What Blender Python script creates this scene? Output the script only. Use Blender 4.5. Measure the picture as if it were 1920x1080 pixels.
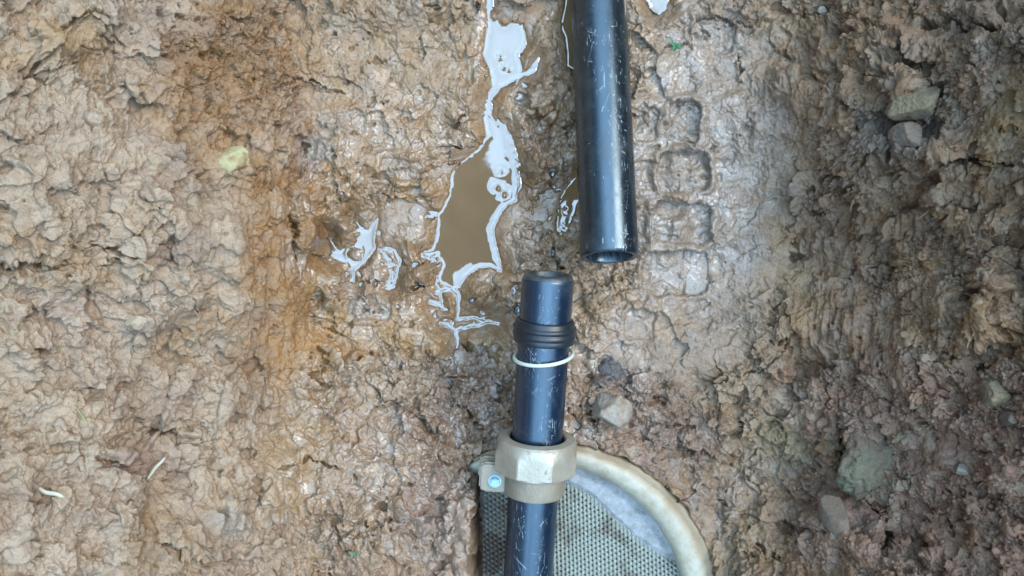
import bpy, math
import numpy as np
R = math.radians
sc = bpy.context.scene
for o in list(bpy.data.objects): bpy.data.objects.remove(o)

# ------------------------------------------------------------------ camera, sky, sun, exposure
F = 1583.0                       # focal length in photo pixels (1920 wide)
CAM_H = 1.0                      # height of the lens above the trench floor
cam = bpy.data.cameras.new('camera'); cam.sensor_width = 36; cam.lens = F / 1920 * 36
cam.clip_start = .01; cam.clip_end = 500
cam_o = bpy.data.objects.new('camera', cam); sc.collection.objects.link(cam_o)
cam_o.location = (0, 0, CAM_H); sc.camera = cam_o
cam.dof.use_dof = True; cam.dof.focus_distance = .93; cam.dof.aperture_fstop = 11

SUN_EL, SUN_AZ = 50, 66          # elevation; azimuth clockwise from +Y (photo top)
world = bpy.data.worlds.new("World"); sc.world = world; world.use_nodes = True
wn = world.node_tree; wn.nodes.clear()
sky = wn.nodes.new('ShaderNodeTexSky'); sky.sky_type = 'NISHITA'; sky.sun_disc = False
sky.sun_elevation = R(SUN_EL); sky.sun_rotation = R(SUN_AZ); sky.air_density = 1.0; sky.dust_density = 1.5
tc = wn.nodes.new('ShaderNodeTexCoord')
cn = wn.nodes.new('ShaderNodeTexNoise'); cn.inputs['Scale'].default_value = 3.2; cn.inputs['Detail'].default_value = 7
wn.links.new(tc.outputs['Generated'], cn.inputs['Vector'])
# dark patch added to the cloud cover, standing in for the person mirrored below
silhouette = wn.nodes.new('ShaderNodeVectorMath'); silhouette.operation = 'SUBTRACT'; silhouette.inputs[1].default_value = (.0057, .0404, 1)
wn.links.new(tc.outputs['Generated'], silhouette.inputs[0])
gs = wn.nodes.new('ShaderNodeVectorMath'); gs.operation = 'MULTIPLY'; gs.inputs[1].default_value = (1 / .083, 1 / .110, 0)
wn.links.new(silhouette.outputs[0], gs.inputs[0])
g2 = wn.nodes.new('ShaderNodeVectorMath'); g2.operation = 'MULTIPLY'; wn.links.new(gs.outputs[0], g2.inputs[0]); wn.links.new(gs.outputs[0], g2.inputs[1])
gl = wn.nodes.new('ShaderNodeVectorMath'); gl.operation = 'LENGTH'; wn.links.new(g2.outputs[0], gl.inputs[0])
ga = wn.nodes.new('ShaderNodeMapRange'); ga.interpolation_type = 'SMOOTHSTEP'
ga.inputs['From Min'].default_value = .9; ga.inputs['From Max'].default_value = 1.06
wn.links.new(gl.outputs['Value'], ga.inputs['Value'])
cr = wn.nodes.new('ShaderNodeMapRange'); cr.inputs['From Min'].default_value = .32; cr.inputs['From Max'].default_value = .6
cr.inputs['To Min'].default_value = .45; cr.inputs['To Max'].default_value = 1.0
wn.links.new(cn.outputs['Fac'], cr.inputs['Value'])
cm = wn.nodes.new('ShaderNodeMath'); cm.operation = 'MULTIPLY'
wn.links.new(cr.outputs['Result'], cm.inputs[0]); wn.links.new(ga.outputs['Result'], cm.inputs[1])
sx = wn.nodes.new('ShaderNodeSeparateXYZ'); wn.links.new(tc.outputs['Generated'], sx.inputs[0])
ov = wn.nodes.new('ShaderNodeMapRange'); ov.interpolation_type = 'SMOOTHSTEP'
for k_, v_ in zip(('From Min', 'From Max', 'To Min', 'To Max'), (.45, .97, .22, 1.0)): ov.inputs[k_].default_value = v_
wn.links.new(sx.outputs['Z'], ov.inputs['Value'])
mix = wn.nodes.new('ShaderNodeMix'); mix.data_type = 'RGBA'
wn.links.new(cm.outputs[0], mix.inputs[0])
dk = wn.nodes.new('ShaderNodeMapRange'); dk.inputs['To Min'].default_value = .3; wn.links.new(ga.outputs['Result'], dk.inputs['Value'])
dg = wn.nodes.new('ShaderNodeVectorMath'); dg.operation = 'SCALE'; wn.links.new(sky.outputs[0], dg.inputs[0]); wn.links.new(dk.outputs['Result'], dg.inputs['Scale'])   # sky dimmed further inside the added patch
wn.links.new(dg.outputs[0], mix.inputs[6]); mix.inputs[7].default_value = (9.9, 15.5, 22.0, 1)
bg = wn.nodes.new('ShaderNodeBackground'); bg.inputs['Strength'].default_value = .15
sl = wn.nodes.new('ShaderNodeMapRange'); sl.interpolation_type = 'SMOOTHSTEP'
for k_, v_ in zip(('From Min', 'From Max', 'To Min', 'To Max'), (-.60, -.16, .30, 1.0)): sl.inputs[k_].default_value = v_
wn.links.new(sx.outputs['X'], sl.inputs['Value'])
om = wn.nodes.new('ShaderNodeMath'); om.operation = 'MULTIPLY'; wn.links.new(ov.outputs['Result'], om.inputs[0]); wn.links.new(sl.outputs['Result'], om.inputs[1])
dim = wn.nodes.new('ShaderNodeVectorMath'); dim.operation = 'SCALE'
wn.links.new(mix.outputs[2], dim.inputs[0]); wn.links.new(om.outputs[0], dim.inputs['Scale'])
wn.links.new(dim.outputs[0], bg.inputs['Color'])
wo = wn.nodes.new('ShaderNodeOutputWorld'); wn.links.new(bg.outputs[0], wo.inputs['Surface'])

sun = bpy.data.lights.new('sun', 'SUN'); sun.energy = 1.4; sun.angle = R(34); sun.color = (1, .93, .82)
sun_o = bpy.data.objects.new('sun', sun); sc.collection.objects.link(sun_o)
sun_o.rotation_euler = (R(90 - SUN_EL), 0, R(180 - SUN_AZ)); sun_o.location = (2, 2, 4)

sc.view_settings.view_transform = 'Standard'; sc.view_settings.look = 'None'
sc.view_settings.exposure = 1.2; sc.view_settings.gamma = 1; sc.view_settings.use_curve_mapping = False

# ------------------------------------------------------------------ helpers
rng = np.random.default_rng(7)
def lin(r, g, b, k=1.0):
    c = np.array([r, g, b]) / 255.0
    return np.where(c <= .04045, c / 12.92, ((c + .055) / 1.055) ** 2.4) * k
def W(px, py, z=0.0):
    return np.array([(px - 960) / F * (CAM_H - z), (540 - py) / F * (CAM_H - z), z])
def sstep(a, b, x):
    t = np.clip((x - a) / (b - a), 0, 1); return t * t * (3 - 2 * t)
def hash3(ix, iy, iz, seed):
    h = (ix.astype(np.uint32) * np.uint32(374761393) + iy.astype(np.uint32) * np.uint32(668265263)
         + iz.astype(np.uint32) * np.uint32(2147483647) + np.uint32(seed * 1013904223 & 0xffffffff))
    h = (h ^ (h >> np.uint32(13))) * np.uint32(1274126177)
    h = (h ^ (h >> np.uint32(16))) * np.uint32(2246822519)
    return h ^ (h >> np.uint32(15))
def h01(h): return (h & np.uint32(0xffffff)).astype(np.float32) / 16777216.0
def noise2(x, y, seed=0):
    """smooth gradient noise, about -1..1"""
    x0 = np.floor(x); y0 = np.floor(y)
    fx = (x - x0).astype(np.float32); fy = (y - y0).astype(np.float32)
    ix = x0.astype(np.int64); iy = y0.astype(np.int64); z = np.zeros_like(ix)
    u = fx * fx * fx * (fx * (fx * 6 - 15) + 10); v = fy * fy * fy * (fy * (fy * 6 - 15) + 10)
    def g(dx, dy):
        a = h01(hash3(ix + dx, iy + dy, z, seed)) * 6.2831853
        return np.cos(a) * (fx - dx) + np.sin(a) * (fy - dy)
    a = g(0, 0); b = g(1, 0); c = g(0, 1); d = g(1, 1)
    return ((a + u * (b - a)) * (1 - v) + (c + u * (d - c)) * v) * 1.45
def fbm(x, y, oct=4, seed=0, gain=.5):
    s = 0; a = 1; n = 0
    for i in range(oct):
        s = s + a * noise2(x, y, seed + i * 17); n += a; a *= gain
        x, y = x * 1.62 - y * 1.18, x * 1.18 + y * 1.62
    return s / n
def ridged(x, y, oct=4, seed=0, gain=.55):
    s = 0; a = 1; n = 0
    for i in range(oct):
        s = s + a * (1 - 2 * np.abs(noise2(x, y, seed + i * 17))); n += a; a *= gain
        x, y = x * 1.62 - y * 1.18, x * 1.18 + y * 1.62
    return s / n
def worley(x, y, seed=0, jit=.95):
    """F1, F2, offset from the nearest cell centre, that cell's two random numbers"""
    x0 = np.floor(x); y0 = np.floor(y); ix = x0.astype(np.int64); iy = y0.astype(np.int64); z = np.zeros_like(ix)
    f1 = np.full(x.shape, 9, np.float32); f2 = f1.copy()
    ox = np.zeros_like(f1); oy = ox.copy(); r1 = ox.copy(); r2 = ox.copy()
    for dx in (-1, 0, 1):
        for dy in (-1, 0, 1):
            h = hash3(ix + dx, iy + dy, z, seed); a = h01(h); h2 = hash3(ix + dx, iy + dy, z, seed + 5); b = h01(h2)
            ex = (x - x0 - dx - .5 - (a - .5) * jit).astype(np.float32); ey = (y - y0 - dy - .5 - (b - .5) * jit).astype(np.float32)
            d = np.sqrt(ex * ex + ey * ey); near = d < f1
            f2 = np.where(near, f1, np.minimum(f2, d)); f1 = np.where(near, d, f1)
            ox = np.where(near, ex, ox); oy = np.where(near, ey, oy)
            r1 = np.where(near, h01(h2 * np.uint32(747796405) >> np.uint32(3)), r1); r2 = np.where(near, h01(h * np.uint32(2891336453) >> np.uint32(5)), r2)
    return f1, f2, ox, oy, r1, r2
def blob(px, py, cx, cy, rx, ry, ang=0, lo=.55, hi=1.1):
    c, s = math.cos(R(ang)), math.sin(R(ang)); dx = px - cx; dy = py - cy
    d = np.sqrt(((dx * c + dy * s) / rx) ** 2 + ((-dx * s + dy * c) / ry) ** 2)
    return 1 - sstep(lo, hi, d)
def seg_dist(px, py, pts):
    """distance to a polyline and the place along it, 0..1"""
    best = np.full(px.shape, 1e9, np.float32); tt = np.zeros_like(best); n = len(pts) - 1
    for i in range(n):
        ax, ay = pts[i][:2]; bx, by = pts[i + 1][:2]; vx, vy = bx - ax, by - ay
        t = np.clip(((px - ax) * vx + (py - ay) * vy) / (vx * vx + vy * vy + 1e-9), 0, 1)
        d = np.hypot(px - ax - t * vx, py - ay - t * vy); m = d < best
        best = np.where(m, d, best); tt = np.where(m, (i + t) / n, tt)
    return best, tt
def poly_sd(px, py, pts):
    d, _ = seg_dist(px, py, list(pts) + [pts[0]]); ins = np.zeros(px.shape, bool); n = len(pts)
    for i in range(n):
        ax, ay = pts[i]; bx, by = pts[(i + 1) % n]
        if ay == by: continue
        ins ^= ((ay > py) != (by > py)) & (px < (bx - ax) * (py - ay) / (by - ay) + ax)
    return np.where(ins, -d, d)

def mesh_from(name, V, faces, mat, smooth=True, parent=None, attrs=None):
    """faces: (n,4) / (n,3) array or a list of index lists"""
    me = bpy.data.meshes.new(name)
    if isinstance(faces, np.ndarray):
        n, k = faces.shape
        me.vertices.add(len(V)); me.vertices.foreach_set('co', np.ascontiguousarray(V, np.float32).ravel())
        me.loops.add(n * k); me.loops.foreach_set('vertex_index', np.ascontiguousarray(faces, np.int32).ravel())
        me.polygons.add(n); me.polygons.foreach_set('loop_start', np.arange(0, n * k, k, dtype=np.int32))
        me.update(calc_edges=True); me.validate()
    else:
        me.from_pydata([tuple(v) for v in V], [], faces); me.update()
    if smooth: me.shade_smooth()
    for an, arr in (attrs or {}).items():
        if arr.ndim == 2:
            a = me.color_attributes.new(an, 'FLOAT_COLOR', 'POINT')
            c = np.ones((len(V), 4), np.float32); c[:, :3] = arr; a.data.foreach_set('color', c.ravel())
        else:
            a = me.attributes.new(an, 'FLOAT', 'POINT'); a.data.foreach_set('value', arr.astype(np.float32).ravel())
    me.materials.append(mat)
    o = bpy.data.objects.new(name, me); sc.collection.objects.link(o)
    if parent: o.parent = parent
    return o
def tag(o, label, cat=None, kind=None, group=None):
    if label: o['label'] = label
    if cat: o['category'] = cat
    if kind: o['kind'] = kind
    if group: o['group'] = group
    return o
def empty(name, loc=(0, 0, 0), rot=None):
    o = bpy.data.objects.new(name, None); sc.collection.objects.link(o); o.location = loc
    o.empty_display_size = .02
    if rot is not None: o.rotation_mode = 'QUATERNION'; o.rotation_quaternion = rot
    return o
def grid_faces(ny, nx, wrap=False):
    i = np.arange(ny * nx).reshape(ny, nx)
    if wrap:
        a = i[:-1]; b = np.roll(i, -1, 1)[:-1]; c = np.roll(i, -1, 1)[1:]; d = i[1:]
    else:
        a = i[:-1, :-1]; b = i[:-1, 1:]; c = i[1:, 1:]; d = i[1:, :-1]
    return np.stack([a, d, c, b], -1).reshape(-1, 4)

class NT:
    """small helper around a material's node tree"""
    def __init__(s, name):
        s.m = bpy.data.materials.new(name); s.m.use_nodes = True; s.t = s.m.node_tree
        s.b = s.t.nodes['Principled BSDF']; s.out = s.t.nodes['Material Output']
    def n(s, typ, **kw):
        x = s.t.nodes.new(typ)
        for k, v in kw.items():
            if k in x.inputs: x.inputs[k].default_value = v
            else: setattr(x, k, v)
        return x
    def l(s, a, b): s.t.links.new(a, b)
    def attr(s, name): return s.n('ShaderNodeAttribute', attribute_name=name)
    def noise(s, scale, detail=4, rough=.5, vec=None, stretch=None):
        x = s.n('ShaderNodeTexNoise'); x.inputs['Scale'].default_value = scale
        x.inputs['Detail'].default_value = detail; x.inputs['Roughness'].default_value = rough
        if vec is None:
            vec = s.n('ShaderNodeTexCoord').outputs['Object']
        if stretch:
            mp = s.n('ShaderNodeMapping'); mp.inputs['Scale'].default_value = stretch; s.l(vec, mp.inputs['Vector']); vec = mp.outputs[0]
        s.l(vec, x.inputs['Vector']); return x.outputs['Fac']
    def ramp(s, fac, a, b, lo=0., hi=1.):
        x = s.n('ShaderNodeMapRange'); s.l(fac, x.inputs['Value'])
        for k, v in zip(('From Min', 'From Max', 'To Min', 'To Max'), (a, b, lo, hi)): x.inputs[k].default_value = v
        return x.outputs['Result']
    def mixc(s, fac, a, b, blend='MIX'):
        x = s.n('ShaderNodeMix', data_type='RGBA', blend_type=blend)
        for v, k in ((fac, 0), (a, 6), (b, 7)):
            if isinstance(v, (int, float)): x.inputs[k].default_value = v
            elif isinstance(v, (tuple, list, np.ndarray)): x.inputs[k].default_value = tuple(v)[:3] + (1,)
            else: s.l(v, x.inputs[k])
        return x.outputs[2]
    def bump(s, h, dist, strength=1., normal=None):
        x = s.n('ShaderNodeBump'); x.inputs['Distance'].default_value = dist; x.inputs['Strength'].default_value = strength
        s.l(h, x.inputs['Height'])
        if normal is not None: s.l(normal, x.inputs['Normal'])
        return x.outputs[0]
    def set(s, **kw):
        for k, v in kw.items():
            k = k.replace('_', ' ')
            if hasattr(v, 'links'): s.l(v, s.b.inputs[k])
            elif isinstance(v, (tuple, list, np.ndarray)): s.b.inputs[k].default_value = tuple(v)[:3] + (1,)
            else: s.b.inputs[k].default_value = v
        return s.m

# ------------------------------------------------------------------ materials
def mud_material():
    t = NT('mud'); col = t.attr('soil'); wet = t.attr('wet').outputs['Fac']
    n1 = t.noise(160, 6, .62); n2 = t.noise(700, 5, .6); n3 = t.noise(38, 5, .6)
    c = t.mixc(1., col.outputs['Color'], t.ramp(n1, .3, .7, .80, 1.2), 'MULTIPLY')
    c = t.mixc(1., c, t.ramp(n2, .3, .7, .76, 1.22), 'MULTIPLY')
    c = t.mixc(t.ramp(n3, .42, .68, 0, .32), c, lin(196, 180, 160, .42))      # thin pale clay smears
    rg = t.n('ShaderNodeMath', operation='ADD'); t.l(t.ramp(wet, 0, 1, .66, .20), rg.inputs[0]); t.l(t.ramp(n1, .3, .7, -.1, .12), rg.inputs[1])
    cw = t.n('ShaderNodeMath', operation='MULTIPLY'); t.l(t.ramp(wet, .28, .9, 0, 1.), cw.inputs[0]); t.l(t.ramp(n3, .40, .62, .15, 1), cw.inputs[1])
    b = t.bump(n1, .0024, .9); b = t.bump(n2, .0011, .9, b)
    return t.set(Base_Color=c, Roughness=rg.outputs[0], Normal=b, IOR=1.5, Specular_IOR_Level=.5, Coat_Weight=cw.outputs[0], Coat_Roughness=.10, Coat_IOR=1.5)
def water_material():
    t = NT('muddy_water'); n = t.noise(26, 3)
    c = t.mixc(n, lin(158, 124, 76, .27), lin(172, 140, 98, .34))
    return t.set(Base_Color=c, Roughness=.02, IOR=2.15)
def black_plastic(name, base, scuff=(.30, .36, .38), rough=.2):
    t = NT(name); s = t.attr('scratch').outputs['Fac']
    n = t.noise(60, 5, .6); n2 = t.noise(420, 3)
    c = t.mixc(t.ramp(n, .48, .80, 0, .16), base, (.085, .080, .07)); n3 = t.noise(22, 6, .7); c = t.mixc(t.ramp(n3, .60, .74, 0, .55), c, lin(150, 124, 94, .4))
    c = t.mixc(s, c, scuff)
    r = t.n('ShaderNodeMath', operation='ADD', use_clamp=True); t.l(t.ramp(n, .35, .7, rough, rough + .12), r.inputs[0]); t.l(t.ramp(n3, .52, .74, 0, .35), r.inputs[1])
    b = t.bump(n2, .00006, .4); b = t.bump(s, .0003, .5, b)
    return t.set(Base_Color=c, Roughness=r.outputs[0], Normal=b, IOR=1.85, Specular_Tint=(.66, .86, 1))
def plain(name, c1, c2, scale, rough, bump=0., metallic=0., dirt=None, dirt_scale=30, dirt_lo=.5, dirt_hi=.62, ior=1.5):
    t = NT(name); n = t.noise(scale, 6, .6)
    c = t.mixc(t.ramp(n, .3, .7), c1, c2); met = metallic
    rg = rough
    if dirt is not None:
        d = t.ramp(t.noise(dirt_scale, 6, .65), dirt_lo, dirt_hi)
        c = t.mixc(d, c, dirt); rg = t.ramp(d, 0, 1, rough, .8); met = t.ramp(d, 0, 1, metallic, 0)
    kw = dict(Base_Color=c, Roughness=rg, Metallic=met, IOR=ior)
    if bump: kw['Normal'] = t.bump(t.noise(scale * 6, 5, .6), bump, .8)
    return t.set(**kw)
M_mud = mud_material(); M_water = water_material()

# ------------------------------------------------------------------ water outlines (photo pixels on the trench floor)
WZ = -.010
X0, X1, Y0, Y1 = 580, 1290, -90, 700
gx, gy = np.meshgrid(np.arange(X0, X1 + 1, dtype=np.float32), np.arange(Y0, Y1 + 1, dtype=np.float32))
wob = 2.6 * fbm(gx / 17, gy / 17, 3, 3)
wobx = gx + wob; woby = gy + 2.6 * fbm(gx / 17, gy / 17, 3, 91)
wobx = wobx + .8 * fbm(gx / 5.5, gy / 5.5, 2, 92); woby = woby + .8 * fbm(gx / 5.5, gy / 5.5, 2, 93)
STREAM = [(914, -90), (914.5, 49), (907, 101), (919, 128), (924, 159), (911, 183), (908, 226), (914, 254), (890, 284), (862, 304), (847, 316),
          (841, 367), (821, 402), (818, 441), (811, 465), (787, 474), (803, 478), (820, 478), (831, 497), (820, 520), (826, 532), (850, 541), (860, 538), (870, 521), (891, 503),
          (915, 500), (941, 508), (936, 486), (929, 458), (924, 430), (933, 409), (950, 383), (965, 376), (970, 346), (966, 300), (955, 262), (944, 232),
          (922, 213), (921, 184), (939, 163), (975, 145), (1003, 133), (1011, 104), (998, 122), (979, 134), (972, 101), (985, 86), (987, 64), (976, 37),
          (950, 40), (924, 30), (924, -90)]
STAR = [(609, 458), (612, 441), (630, 468), (648, 462), (662, 441), (660, 407), (676, 428), (690, 430), (707, 408), (701, 441), (703, 465), (683, 490), (664, 508), (662, 531), (654, 508), (650, 493), (623, 483)]
RPOOL = [(1090, 325), (1062, 354), (1048, 383), (1046, 424), (1062, 432), (1073, 414), (1082, 380), (1092, 372)]
LPOOL = [(1064, -60), (1063, 5), (1054, 46), (1063, 70), (1067, 122), (1085, 132), (1085, -60)]
TPOOL = [(1212, -60), (1214, 0), (1219, 14), (1236, 25), (1252, 14), (1256, -60)]
sd = np.minimum.reduce([poly_sd(wobx, woby, p) for p in (STREAM, STAR, RPOOL, LPOOL, TPOOL)])
for pts, r in (([(713, 468), (727, 488), (731, 515), (724, 540)], 5), ([(736, 470), (747, 490), (741, 512), (735, 538)], 4.5), ([(722, 538), (737, 538)], 5),
               ([(806, 566), (818, 570), (829, 579)], 5), ([(818, 548), (845, 540), (857, 552), (858, 580), (857, 598)], 4.5), ([(820, 520), (814, 530), (822, 545), (826, 560), (829, 579)], 2.8),
               ([(824, 605), (840, 611), (854, 623), (856, 652)], 4.5), ([(856, 620), (880, 612), (900, 610), (914, 603), (935, 608)], 3.2), ([(858, 598), (885, 596), (914, 603)], 2.2),
               ([(944, 232), (958, 262), (970, 300), (974, 345), (966, 376)], 3.0), ([(787, 475), (800, 486), (812, 478)], 2.2), ([(820, 402), (806, 398), (797, 406)], 3)):
    d, tt = seg_dist(wobx, woby, pts); sd = np.minimum(sd, d - r * (.95 - .7 * np.abs(tt - .35)) * (.8 + .5 * noise2(gx / 13, gy / 13, 94)))
sd_big = sd.copy(); gw = np.random.default_rng(19)
for (cx0, cy0, sx0, sy0, n0) in ((700, 500, 60, 45, 16), (800, 500, 40, 60, 10), (860, 590, 60, 30, 10), (1035, 430, 18, 90, 9), (985, 170, 25, 60, 6), (960, 560, 20, 30, 4)):
    for _ in range(n0):
        cx, cy = gw.normal(cx0, sx0 * .6), gw.normal(cy0, sy0 * .6); a_ = gw.uniform(0, 3.14); r = gw.uniform(2.2, 5.5); el = gw.uniform(.3, .8)
        dx, dy = wobx - cx, woby - cy; sd = np.minimum(sd, np.hypot(dx * math.cos(a_) + dy * math.sin(a_), (-dx * math.sin(a_) + dy * math.cos(a_)) / el) - r)
for cx, cy, r in ((663, 476, 15), (934, 352, 7), (946, 364, 8), (1061, 390, 5.5), (1057, 418, 3.5), (925, 25, 9), (945, 33, 12), (938, 106, 4), (842, 556, 0), (941, 322, 4), (988, 112, 12), (931, 197, 7), (944, 124, 2.5), (953, 126, 2.5), (731, 503, 3)):
    sd = np.maximum(sd, -(np.hypot(wobx - cx, woby - cy) - r))
def sample_sd(px, py, sd=None):
    sd = globals()['sd'] if sd is None else sd
    out = np.full(px.shape, 200., np.float32)
    m = (px > X0) & (px < X1 - 1) & (py > Y0) & (py < Y1 - 1)
    x = px[m] - X0; y = py[m] - Y0; ix = x.astype(int); iy = y.astype(int); fx = x - ix; fy = y - iy
    out[m] = (sd[iy, ix] * (1 - fx) + sd[iy, ix + 1] * fx) * (1 - fy) + (sd[iy + 1, ix] * (1 - fx) + sd[iy + 1, ix + 1] * fx) * fy
    return out

# ------------------------------------------------------------------ the trench
def base_z(X, Y):
    """trench floor, the two banks, and the level land above them"""
    wl = .030 * np.sin(Y * 9 + 1) + .012 * np.sin(Y * 23)
    toeL = -.235 - .05 * np.clip(Y, -1, 1) + wl
    toeR = .315 + .05 * np.clip(Y, -1, 1) + .034 * np.sin(Y * 10 + 2.4) + .022 * np.sin(Y * 23 + .6) + .008 * np.sin(Y * 51)
    def bank(d, s): # soft toe, then a steady slope
        return s * (np.sqrt(d * d + .036 ** 2) + d) * .5
    z = bank(toeL - X, 1.12) + bank(X - toeR, 1.36)
    z = z + .055 * sstep(-.06, -.36, Y) * sstep(.06, -.16, X)      # spoil lying lower left of the pipe
    z = z + .9 * np.maximum(np.abs(Y) - 1.3, 0)
    top = .52
    return top - np.logaddexp(0, (top - z) * 22) / 22

def axis(lo, hi, step):
    a = list(np.arange(lo, hi + .1, step)); s = step
    up = []; x = a[-1]
    while x < 60000: s *= 1.07; x += s; up.append(x)
    s = step; dn = []; x = a[0]
    while x > -60000: s *= 1.07; x -= s; dn.append(x)
    return np.array(dn[::-1] + a + up, np.float32)
ax, ay = axis(-50, 1970, 1.45), axis(-50, 1130, 1.45)
PX, PY = np.meshgrid(ax, ay); ny, nx = PX.shape
A = (PX - 960) / F; B = (540 - PY) / F
lo = np.full(PX.shape, -.3, np.float32); hi = np.full(PX.shape, .7, np.float32)
for _ in range(22):
    mid = (lo + hi) / 2; up = base_z(A * (CAM_H - mid), B * (CAM_H - mid)) > mid
    lo = np.where(up, mid, lo); hi = np.where(up, hi, mid)
BZ = (lo + hi) / 2; BX = A * (CAM_H - BZ); BY = B * (CAM_H - BZ)
e = .004
NX = -(base_z(BX + e, BY) - base_z(BX - e, BY)) / (2 * e); NY = -(base_z(BX, BY + e) - base_z(BX, BY - e)) / (2 * e)
nl = 1 / np.sqrt(NX * NX + NY * NY + 1); NX = NX * nl; NY = NY * nl; NZ = nl
U = BX + .45 * np.sign(BX) * BZ; V = BY                        # unrolled coordinates for the soil texture
near = 1 - sstep(1.2, 2.2, np.hypot(BX, BY))                   # fine relief only around the trench
bx = lambda *a, **k: blob(PXw, PYw, *a, **k)
PXw = PX + 26 * fbm(U * 22, V * 22, 3, 201); PYw = PY + 26 * fbm(U * 22, V * 22, 3, 202)
mx = lambda *a: np.maximum.reduce(a)

left = 1 - sstep(430, 600, PXw); right = sstep(1380, 1580, PXw + .04 * (PYw - 540) + 130 * fbm(U * 9, V * 9, 3, 203))
# smeared, smooth clay
smooth = mx(.86 * bx(710, 180, 160, 170), .93 * bx(1330, 330, 190, 350), .8 * bx(1260, 640, 170, 90), .85 * bx(770, 610, 210, 55), .85 * bx(525, 560, 90, 260, 8),
            .8 * bx(755, 410, 60, 60), .6 * bx(660, 850, 130, 130), .75 * bx(1560, 560, 90, 160, -20), .85 * bx(1890, 220, 60, 130), .85 * bx(1760, 850, 80, 60), .8 * bx(1660, 640, 60, 120, -15), .7 * bx(1480, 250, 70, 130), .8 * bx(560, 870, 80, 110, 20), .7 * bx(330, 930, 110, 50), .7 * bx(1560, 960, 60, 90), .6 * bx(420, 420, 110, 90), .35 * bx(1040, 640, 120, 120),
            .8 * bx(1065, 720, 40, 90))
crumbly = (1 - .55 * left * (1 - bx(430, 110, 150, 150, 20))) * mx(.95 * bx(430, 110, 150, 150, 20), .9 * right, .6 * bx(830, 760, 150, 120), .8 * bx(1210, 860, 150, 180), .5 * bx(560, 460, 60, 200), .55 * bx(250, 500, 260, 500), .55 * bx(1020, 330, 70, 230), .5 * bx(650, 480, 90, 120), .7 * bx(1690, 180, 130, 180)) * (1 - .75 * smooth)
clods = np.clip(.45 + .55 * left + .35 * right + .5 * bx(860, 740, 160, 130) + .5 * bx(1020, 330, 70, 230) + .35 * bx(880, 560, 120, 60) - .75 * smooth, .12, 1.2)

wu = U + .014 * fbm(U * 30, V * 30, 3, 11); wv = V + .014 * fbm(U * 30, V * 30, 3, 12)
H = .019 * fbm(U * 7, V * 7, 3, 21) + .015 * fbm(U * 17, V * 17, 3, 22) * (1 - .5 * smooth) + (.026 * left + .016 * right) * fbm(U * 11, V * 11, 4, 23)
def plates(cell, seed, tilt, dome, crack, cw):
    k = 1.1 / cell; w1 = cell * .42
    x = U + w1 * fbm(U * k, V * k, 3, seed + 300, .6); y = V + w1 * fbm(U * k, V * k, 3, seed + 400, .6)
    f1, f2, ox, oy, r1, r2 = worley(x / cell, y / cell, seed)
    h = ((r1 - .5) * ox + (r2 - .5) * oy) * 2 * tilt + (r1 - .5) * dome * .9 + dome * (.5 - f1 * f1)
    broken = sstep(-.05, .45, noise2(U * k * .9, V * k * .9, seed + 500)) * 1.5
    return (h - crack * broken * (1 - sstep(0, cw, f2 - f1)) * (.4 + r2)) * cell
def terrace(f, seed, n, sharp):
    q = fbm(U * f, V * f, 5, seed, .58) * n; b = np.floor(q); return (b + sstep(.5 - sharp, .5 + sharp, q - b)) / n
cm1 = sstep(-.15, .35, fbm(U * 12, V * 12, 2, 31)); cm2 = sstep(-.2, .3, fbm(U * 25, V * 25, 2, 32)); cm3 = sstep(-.15, .3, fbm(U * 40, V * 40, 2, 33))
H += clods * (plates(.062, 41, .26, .14, .10, .08) * cm1 + plates(.030, 42, .50, .22, .26, .10) * cm2)
H += np.clip(clods * .5 + crumbly * .8, 0, 1.2) * (.3 + .7 * sstep(-.1, .3, fbm(U * 14, V * 14, 3, 67))) * plates(.0115, 43, .55, .12, .25, .16) * cm3
H += crumbly * sstep(-.3, .2, fbm(U * 13, V * 13, 3, 68)) * (.0042 * ridged(U * 62, V * 62, 5, 51, .62) + plates(.0062, 44, .6, .12, .35, .25) * .9) * (1 - .3 * right)
rough = 1 - .8 * smooth
torn = sstep(-.12, .30, fbm(U * 17, V * 17, 4, 65, .6)); torn2 = sstep(-.05, .35, fbm(U * 34, V * 34, 4, 66, .6))
H += .013 * terrace(15, 55, 5, .10) * (1 - .6 * smooth) * (1 - .5 * right) + .0035 * terrace(42, 56, 4, .10) * rough + (.10 + .90 * rough) * (plates(.034, 48, .55, .04, .12, .05) * .8 + plates(.019, 45, .62, .05, .14, .06) * (.25 + .55 * torn) + plates(.0098, 46, .75, .05, .12, .08) * .8 * torn * (1 - .45 * right) + plates(.0052, 47, .8, .1, .1, .1) * .55 * torn2 * torn * (1 - .6 * right))
H += (.034 * left + .006 * right) * terrace(6.5, 24, 4, .09) + .006 * right * terrace(19, 25, 4, .16)
H += (.0007 + .0018 * rough * (.3 + .7 * torn)) * fbm(U * 120, V * 120, 4, 52, .70) + .0022 * rough * torn2 * ridged(U * 40, V * 40, 5, 53, .6)
pit = fbm(U * 58, V * 58, 4, 58, .6); H -= (.004 + .009 * rough) * sstep(.25, .40, pit) * sstep(-.1, .3, fbm(U * 9, V * 9, 2, 59))
# torn steps
# spade strokes down the banks
strk = mx(bx(1600, 520, 190, 260, -12), .95 * bx(510, 500, 90, 300, 6), .5 * bx(1480, 250, 90, 200))
H += strk * (.002 + .004 * sstep(-.3, .3, fbm(U * 13, V * 13, 2, 69))) * fbm(U * 110, V * 9, 4, 62, .6)
H += .0026 * bx(1400, 260, 90, 120) * fbm(U * 14, V * 70, 3, 64)
H += .0022 * bx(730, 590, 200, 60) * fbm(U * 8, V * 120, 3, 63)

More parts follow.
